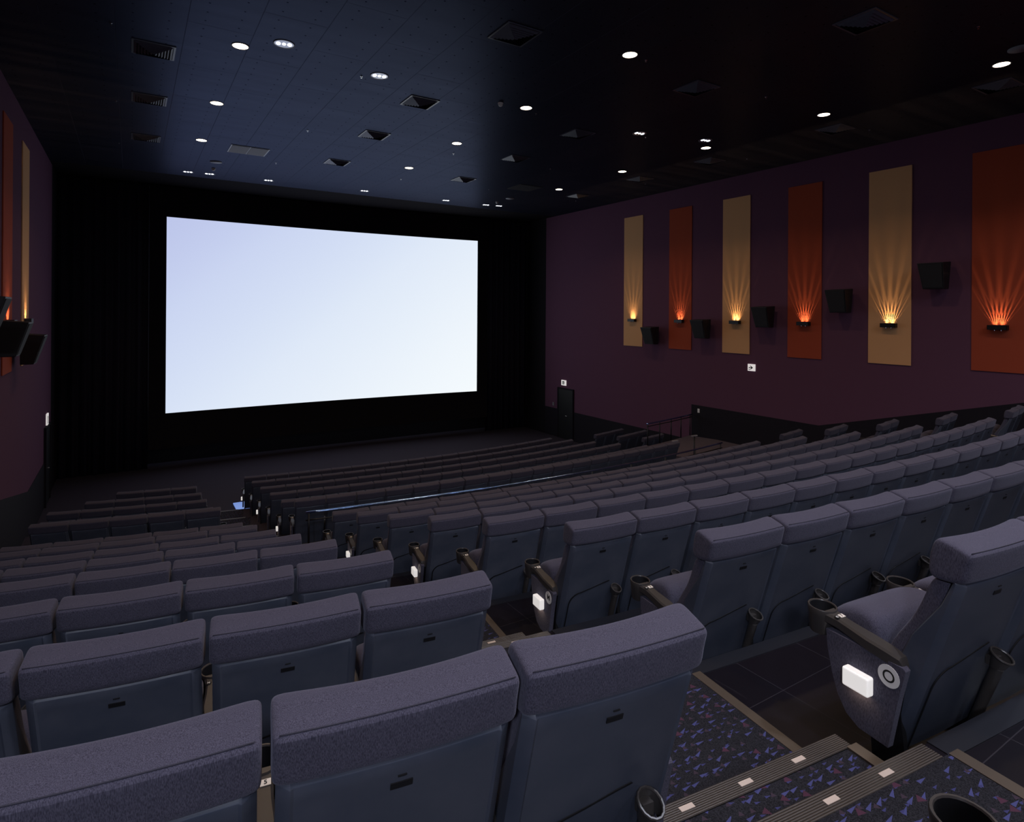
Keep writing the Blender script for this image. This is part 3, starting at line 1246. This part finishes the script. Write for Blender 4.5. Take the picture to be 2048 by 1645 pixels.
def twin_light(x, y, label, on=True, r=.15):
    t = thing('twin_spotlight', label, 'ceiling light', (x, y, ZC), math.radians(-10), group='cool white twin spotlights in the ceiling')
    fixn(MB().lathe([(r, -.001), (r + .014, -.001), (r + .014, -.008), (r, -.006)], 32).obj('trim_ring', M_DISC, t, smooth=True))
    fixn(MB().lathe([(0, -.003), (r, -.003), (r, -.001), (0, -.001)], 32).obj('reflector', M_REFL, t))
    for k, (dx, rr) in enumerate(((-.085, .036), (0, .030), (.085, .036))):
        fixn(MB().lathe([(0, -.012), (rr * .8, -.010), (rr, -.004), (rr, -.003)], 16, Matrix.Translation((dx * r / .15, 0, 0)) @ Matrix.Scale(1.5 if dx == 0 else 1.7, 4, (0, 1, 0))).obj('lamp', M_LAMPC, t))


TW = [(2.054, 10.214, 'near pair, beside the left downlight row'), (3.799, 10.649, 'brightest, between left and middle downlight rows'),
      (10.222, 10.658, 'between middle and right downlight rows'), (11.989, 10.196, 'just beside the right downlight row'),
      (1.467, 21.24, 'far left one close to the screen'), (2.057, 21.171, 'second from the left near the screen'), (3.793, 21.134, 'third from the left near the screen'),
      (6.987, 21.051, 'above the middle of the screen'), (10.192, 21.08, 'above the right part of the screen'), (11.942, 21.063, 'above the right edge of the screen'),
      (12.487, 20.967, 'farthest right near the screen')]
for x, y, lb in TW:
    twin_light(x, y, 'small cool white twin spotlight, ' + lb)
for x, y, lb in ((2.05, -.25, 'far left'), (3.8, .18, 'left of centre'), (10.22, .18, 'right of centre'), (11.99, -.25, 'far right')):  # unseen fixtures continuing the ceiling grid, lamps added to light the near chairs
    twin_light(x, y, 'cool white twin spotlight in the ceiling above the rear rows, ' + lb)
    area('work_lamp', (x, y, ZC - .02), .26, COOL_W, (.80, .84, 1.0), spread=math.radians(150))
for x, y, pw, lb in ((-.6, -3.4, 70, 'left'), (3.8, -3.6, 60, 'middle'), (10.2, -3.6, 60, 'right')):  # unseen fixtures added by the rear wall to light the foreground chairs
    twin_light(x, y, 'cool white twin spotlight over the last row by the rear wall, ' + lb)
    area('work_lamp', (x, y, ZC - .02), .26, pw, (.76, .82, 1.0), rot=(math.radians(25), 0, 0), spread=math.radians(150))


def vent(x, y, label, w=.31):
    t = thing('ceiling_vent', label, 'ceiling vent', (x, y, ZC), group='square louvred ceiling vents')
    b = MB()
    for sx0, sx1, sy0, sy1 in ((-w, w, -w, -w + .03), (-w, w, w - .03, w), (-w, -w + .03, -w + .03, w - .03), (w - .03, w, -w + .03, w - .03)):
        b.box(sx0, sx1, sy0, sy1, -.014, .0)
    b.obj('frame', M_VENT, t)
    MB().box(-w + .02, w - .02, -w + .02, w - .02, -.002, -.0005).obj('throat', M_VENTD, t)
    b = MB()
    for k in range(6):           # nested square cones, deeper towards the middle
        o1 = w - .035 - .043 * k
        i1 = o1 - .034
        z0, z1 = -.008 - .010 * k, -.040 - .010 * k
        outer = [(-o1, -o1, z0), (o1, -o1, z0), (o1, o1, z0), (-o1, o1, z0)]
        inner = [(-i1, -i1, z1), (i1, -i1, z1), (i1, i1, z1), (-i1, i1, z1)]
        outer2 = [(p[0], p[1], p[2] + .003) for p in outer]
        inner2 = [(p[0], p[1], p[2] + .003) for p in inner]
        b.add(outer + inner + outer2 + inner2,
              [(j, 4 + j, 4 + (j + 1) % 4, (j + 1) % 4) for j in range(4)] + [(8 + j, 8 + (j + 1) % 4, 12 + (j + 1) % 4, 12 + j) for j in range(4)])
    b.obj('louvre', M_VENT, t)


VT = [(.29, 11.6), (.29, 14.35), (.29, 17.6), (4.98, 7.92), (4.97, 11.53), (4.97, 14.27), (4.98, 17.45), (9.05, 4.80), (9.07, 7.94), (9.02, 11.5), (9.01, 14.27), (9.05, 17.44),
      (13.72, 7.93), (13.70, 11.49), (13.70, 14.25), (13.8, 17.55), (13.65, 4.8)]
colname = {0: 'leftmost', 4: 'left of centre', 9: 'right of centre', 13: 'rightmost'}
cc = {}
for x, y in sorted(VT, key=lambda p: (int(p[0]), -p[1])):
    k = int(x)
    cc[k] = cc.get(k, 0) + 1
    vent(x, y, '%s square louvred vent from the screen, %s vent row' % (NUMW[cc[k]], colname[k]))

# access hatches
h = thing('ceiling_hatch', 'pale rectangular hatch in the ceiling above the left edge of the screen', 'ceiling hatch', (2.63, 17.49, ZC))
MB().box(-.47, .47, -.42, .42, -.012, 0).obj('frame', M_VENT, h)
MB().box(-.44, -.01, -.39, .39, -.018, -.012).obj('leaf', mat('hatch_paint', (.13, .12, .14, 1), .6), h)
MB().box(.01, .44, -.39, .39, -.018, -.012).obj('leaf', bpy.data.materials['hatch_paint'], h)
h = thing('ceiling_hatch', 'dark square opening in the ceiling above the right edge of the screen', 'ceiling hatch', (11.40, 17.43, ZC))
MB().box(-.45, .45, -.44, .44, -.010, 0).obj('frame', M_VENTD, h)
MB().box(-.41, .41, -.40, .40, -.016, -.010).obj('leaf', M_WAINS, h)


def dome(x, y, label, r=.055):
    t = thing('smoke_detector', label, 'smoke detector', (x, y, ZC), group='round smoke detectors on the ceiling')
    fixn(MB().lathe([(r, 0), (r, -.02), (r * .8, -.03), (r * .78, -.055), (r * .5, -.07), (0, -.072)], 20).obj('body', mat('detector_white', (.75, .75, .72, 1), .5), t, smooth=True))


dome(6.371, 10.665, 'white smoke detector beside the middle downlight row')
dome(2.078, 20.287, 'white smoke detector near the far left spotlights')
dome(11.971, 20.254, 'white smoke detector near the far right spotlights')
for x, y, lb in ((2.047, 19.362, 'above the left part of the screen'), (12.008, 19.361, 'above the right edge of the screen'), (12.035, 3.946, 'beside the nearest right downlight')):
    o = fixn(MB().lathe([(0, 0), (.16, 0), (.16, -.015), (0, -.02)], 24).obj('ceiling_disc', M_DISC, smooth=True, loc=(x, y, ZC)))
    tag(o, 'flat grey round cover plate on the ceiling ' + lb, 'cover plate', 'flat round ceiling cover plates')

SP = [(-.28, 10.88), (-.285, 14.87), (-.285, 18.56), (3.53, 10.85), (3.52, 14.78), (3.52, 18.5), (7.345, 7.516), (7.346, 10.81), (7.341, 14.74), (7.34, 18.5), (10.61, 3.98), (10.576, 7.51),
      (10.56, 10.8), (10.544, 14.73), (10.55, 18.4), (14.454, 7.546), (14.368, 10.78), (14.373, 14.69), (14.36, 18.38), (14.45, 4.0)]
M_CHROME = mat('sprinkler_chrome', (.8, .8, .8, 1), .2, 1.0)
pro = None
cc = {}
for x, y in SP:
    if pro is None:
        pro = bpy.data.objects.new('sprinkler', None)
        COL.objects.link(pro)
        MB().lathe([(0, 0), (.022, 0), (.022, -.006), (.006, -.008), (.006, -.028), (0, -.028)], 12).obj('body', M_CHROME, pro)
        MB().lathe([(0, -.030), (.014, -.030), (.014, -.033), (0, -.033)], 12).obj('deflector', M_CHROME, pro)
        t = pro
    else:
        t = copy_tree(pro)
    k = round(x)
    cc[k] = cc.get(k, 0) + 1
    t.location = (x, y, ZC)
    tag(t, 'tiny chrome sprinkler head, %s along the %s sprinkler line' % (NUMW[cc[k]], {0: 'far left', 4: 'left', 7: 'middle', 11: 'right', 14: 'far right'}[k]), 'sprinkler', 'sprinkler heads on the ceiling')


# ------------------------------------------------------------------ wall panels, sconces, speakers
def wall_panel(side, y0, y1, col, label):
    x = XR if side == 'right' else XL
    sg = -1 if side == 'right' else 1
    b = MB().box(min(0, sg * .022), max(0, sg * .022), y0, y1, EYE - 1.213, EYE + 3.62)
    o = b.obj('wall_panel', M_GOLD if col == 'gold' else M_ORANGE, loc=(x, 0, 0), edge=.002)
    tag(o, label, 'wall panel', 'tall fabric wall panels')


def sconce(side, y, label, z=None):
    z = EYE - .22 if z is None else z
    sg = -1 if side == 'right' else 1
    x = (XR if side == 'right' else XL) + sg * .022
    t = thing('wall_sconce', label, 'wall light', (x, y, z), group='slotted wall sconces on the panels')
    b = MB()
    W, D = .175, .125
    # open topped housing
    b.box(*sorted((0, sg * .006)), -W, W, -.075, .020)
    b.box(*sorted((sg * D, sg * (D - .006))), -W, W, -.075, .020)
    b.box(*sorted((0, sg * D)), -W, -W + .006, -.075, .020)
    b.box(*sorted((0, sg * D)), W - .006, W, -.075, .020)
    b.box(*sorted((0, sg * D)), -W, W, -.081, -.075)
    b.obj('housing', M_METAL, t)
    # fins across the open top
    b = MB()
    n = 30
    for i in range(n):
        yy = -W + .010 + (2 * W - .020) * i / (n - 1)
        b.box(*sorted((sg * .004, sg * (D - .004))), yy - .0026, yy + .0026, .008, .016)
    b.obj('fin_rack', M_METAL, t)
    for dy in (-.060, .060):
        b = MB().tube([(sg * .05, dy, -.105), (sg * .05, dy, -.080)], .012, 10)
        b.obj('foot', M_REFL, t)
        l = bpy.data.lights.new('sconce_lamp', 'SPOT')
        l.spot_size = math.radians(128)
        l.spot_blend = 1.0
        l.energy = SCONCE_W
        l.color = (1.0, .66, .34)
        l.shadow_soft_size = .0015
        lo = bpy.data.objects.new('sconce_lamp', l)
        lo.location = (sg * .078, dy, -.050)
        lo.rotation_euler = (PI, sg * math.radians(8), 0)
        lo.parent = t
        COL.objects.link(lo)


PAN = [(16.35, 17.34, 'gold'), (14.05, 15.05, 'orange'), (11.79, 12.79, 'gold'), (9.53, 10.53, 'orange'), (7.29, 8.29, 'gold'), (5.07, 6.05, 'orange')]
pos = ['gold panel nearest the screen', 'orange panel second from the screen', 'gold panel third from the screen', 'orange panel fourth from the screen', 'gold panel fifth from the screen',
       'orange panel at the right edge of the photo']
for (y0, y1, c), lb in zip(PAN, pos):
    wall_panel('right', y0, y1, c, 'tall %s on the right wall' % lb)
    sconce('right', (y0 + y1) / 2 - .02, 'black slotted uplight on the %s, right wall' % lb)
LP = [(16.6, 17.6, 'gold'), (14.3, 15.32, 'orange')]
for (y0, y1, c) in LP:
    wall_panel('left', y0, y1, c, 'tall %s panel on the left wall, %s' % (c, 'nearer the screen' if c == 'gold' else 'at the left edge of the photo'))
    sconce('left', (y0 + y1) / 2, 'slotted uplight on the %s panel of the left wall' % c)


def speaker(side, y, z, label):
    sg = -1 if side == 'right' else 1
    x = XR if side == 'right' else XL
    t = thing('wall_speaker', label, 'speaker', (x, y, z), group='black wedge speakers on the side walls')
    wt, wb = .27, .225
    dt0, dt1, db0, db1 = .12, .52, .12, .34
    zt, zb = .31, -.31
    b = MB()
    lo = [(sg * db0, -wb, zb), (sg * db0, wb, zb), (sg * db1, wb, zb), (sg * db1, -wb, zb)]
    hi = [(sg * dt0, -wt, zt), (sg * dt0, wt, zt), (sg * dt1, wt, zt - .03), (sg * dt1, -wt, zt - .03)]
    b.hexa(lo, hi)
    fixn(b.obj('cabinet', M_SPK, t, edge=.012))
    # grille on the slanted front
    k = .03
    f = lambda px, pz, py: (px, py, pz)
    q = [(sg * (db1 + .002), -wb + k, zb + k), (sg * (db1 + .002), wb - k, zb + k), (sg * (dt1 + .002), wt - k, zt - .03 - k), (sg * (dt1 + .002), -wt + k, zt - .03 - k)]
    q[0] = (q[0][0] + sg * .012, q[0][1], q[0][2])
    q[1] = (q[1][0] + sg * .012, q[1][1], q[1][2])
    q2 = [(p[0] - sg * .012 - sg * .002 * 1, p[1], p[2]) for p in q]
    b = MB().hexa(q2, [(p[0] + sg * .002, p[1], p[2]) for p in q])
    fixn(b.obj('grille', mat('speaker_grille', (.016, .016, .02, 1), .8), t))
    MB().box(*sorted((0, sg * .13)), -.05, .05, .05, .13).obj('bracket', M_METAL, t)
    MB().box(*sorted((sg * (db1 + .008), sg * (db1 + .016))), -.02, .02, zb + .045, zb + .06).obj('badge', M_DISC, t)


for (y, z), lb in zip(((15.68, -.77), (13.42, -.48), (11.13, -.07), (8.89, .367), (6.68, .92)), ('nearest the screen', 'second from the screen', 'third from the screen', 'fourth from the screen', 'closest to the camera')):
    speaker('right', y, EYE + z, 'black wedge speaker on the right wall, ' + lb)
for y, z, lb in ((15.75, -.80, 'in front of the gold panel'), (13.5, -.50, 'in front of the orange panel'), (11.2, -.10, 'cut off by the left edge of the photo')):
    speaker('left', y, EYE + z, 'black wedge speaker on the left wall, ' + lb)


# ------------------------------------------------------------------ signs, doors, switches
M_SIGN = mat('sign_white', (.85, .83, .82, 1), .5, emit=(1, .95, .93, 1), estr=.55)
M_SIGNG = mat('sign_dark_green', (.01, .05, .035, 1), .5)


def sign_box(side, y0, y1, z0, z1, label, arrow):
    sg = -1 if side == 'right' else 1
    x = XR if side == 'right' else XL
    t = thing('exit_sign', label, 'sign', (x, (y0 + y1) / 2, (z0 + z1) / 2))
    w, h = (y1 - y0) / 2, (z1 - z0) / 2
    MB().box(*sorted((0, sg * .035)), -w, w, -h, h).obj('panel', M_SIGN, t)
    # symbols are drawn on a plane just proud of the panel; a runs towards the viewer's right
    def poly(pts, nm, m):
        n = len(pts)
        s_ = 1 if side == 'left' else -1
        v = [(sg * .035, s_ * a * w, b * h) for a, b in pts] + [(sg * .037, s_ * a * w, b * h) for a, b in pts]
        fixn(mesh_obj(nm, v, [tuple(range(n)), tuple(range(n, 2 * n))] + [(i, (i + 1) % n, (i + 1) % n + n, i + n) for i in range(n)], m, t))
    if arrow:
        poly([(-.72, .10), (-.02, .10), (-.42, .52), (-.12, .52), (.50, -.03), (-.12, -.58), (-.42, -.58), (-.02, -.16), (-.72, -.16)], 'arrow', M_INK)
        poly([(-.80, -.42), (-.45, -.45), (-.42, -.70), (-.60, -.72)], 'running_figure', M_SIGNG)
    else:
        poly([(-.55, .62), (.35, .62), (.35, -.62), (-.55, -.62)], 'door_symbol', M_SIGNG)
        poly([(-.30, .40), (-.02, .42), (.12, .12), (-.05, .02), (.16, -.45), (-.02, -.48), (-.14, -.12), (-.34, -.42), (-.45, -.32), (-.22, .05), (-.38, .15)], 'running_figure', M_SIGN)


sign_box('right', 11.586, 11.832, EYE - 1.712, EYE - 1.505, 'small white square sign with a black arrow pointing right on the right wall', True)
sign_box('right', 20.93, 21.25, EYE - 3.131, EYE - 2.904, 'small lit exit sign above the door on the right wall', False)
sign_box('left', 21.3, 21.62, EYE - 3.27, EYE - 2.93, 'small white sign on the left wall near the screen', False)


def wall_door(side, y0, y1, z1, n):
    sg = -1 if side == 'right' else 1
    x = XR if side == 'right' else XL
    d = MB().box(*sorted((x + sg * .012, x + sg * .04)), y0, y1, 0, z1).obj('door_%d' % n, mat('door_paint', (.006, .006, .008, 1), .5), kind='structure')
    b = MB()
    b.box(*sorted((x, x + sg * .06)), y0 - .06, y0, 0, z1 + .06)
    b.box(*sorted((x, x + sg * .06)), y1, y1 + .06, 0, z1 + .06)
    b.box(*sorted((x, x + sg * .06)), y0, y1, z1, z1 + .06)
    b.obj('door_frame', M_WAINS, d)
    hd = MB().tube([(x + sg * .05, y0 + .32, 1.02), (x + sg * .09, y0 + .32, 1.02), (x + sg * .09, y0 + .44, 1.02)], .012, 8).obj('door_handle', M_CHROME, d)


wall_door('right', 20.45, 21.45, EYE - 3.30, 1)
wall_door('left', 20.9, 21.9, EYE - 3.30, 2)
o = MB().box(XR - .025, XR, 13.68, 13.76, EYE - 3.26, EYE - 3.13).obj('wall_switch', M_WHITE)
tag(o, 'tiny pale wall switch at the corner of the dark right wall base', 'switch')
o = MB().box(XR - .03, XR, 21.8, 21.9, EYE - 4.1, EYE - 3.95).obj('wall_switch', M_DISC)
tag(o, 'tiny grey wall switch beside the door on the right wall', 'switch')

# ------------------------------------------------------------------ unseen fill flood added on the left wall behind the camera
FP = Vector((XL + .30, -1.9, EYE + 1.5))
t = thing('wall_flood', 'white work flood lamp on the left wall behind the camera', 'work light', FP)
q = (Vector((3.2, 4.0, EYE - 1.6)) - FP).to_track_quat('-Z', 'Y')
t.rotation_mode = 'QUATERNION'
t.rotation_quaternion = q
MB().box(-.20, .20, -.14, .14, .0, .10).obj('housing', M_METAL, t, edge=.01)
MB().box(-.18, .18, -.12, .12, -.006, .0).obj('lens', M_LAMPC, t)
MB().tube([(0, 0, .10), (-.02, 0, .16), (-.06, 0, .20)], .012, 8).obj('bracket', M_METAL, t)
l = area('flood_lamp', (0, 0, 0), .36, FILL_W, (.76, .82, 1.0), shape='RECTANGLE', spread=math.radians(160))
l.data.size_y = .24
l.parent = t
l.location = (0, 0, -.02)
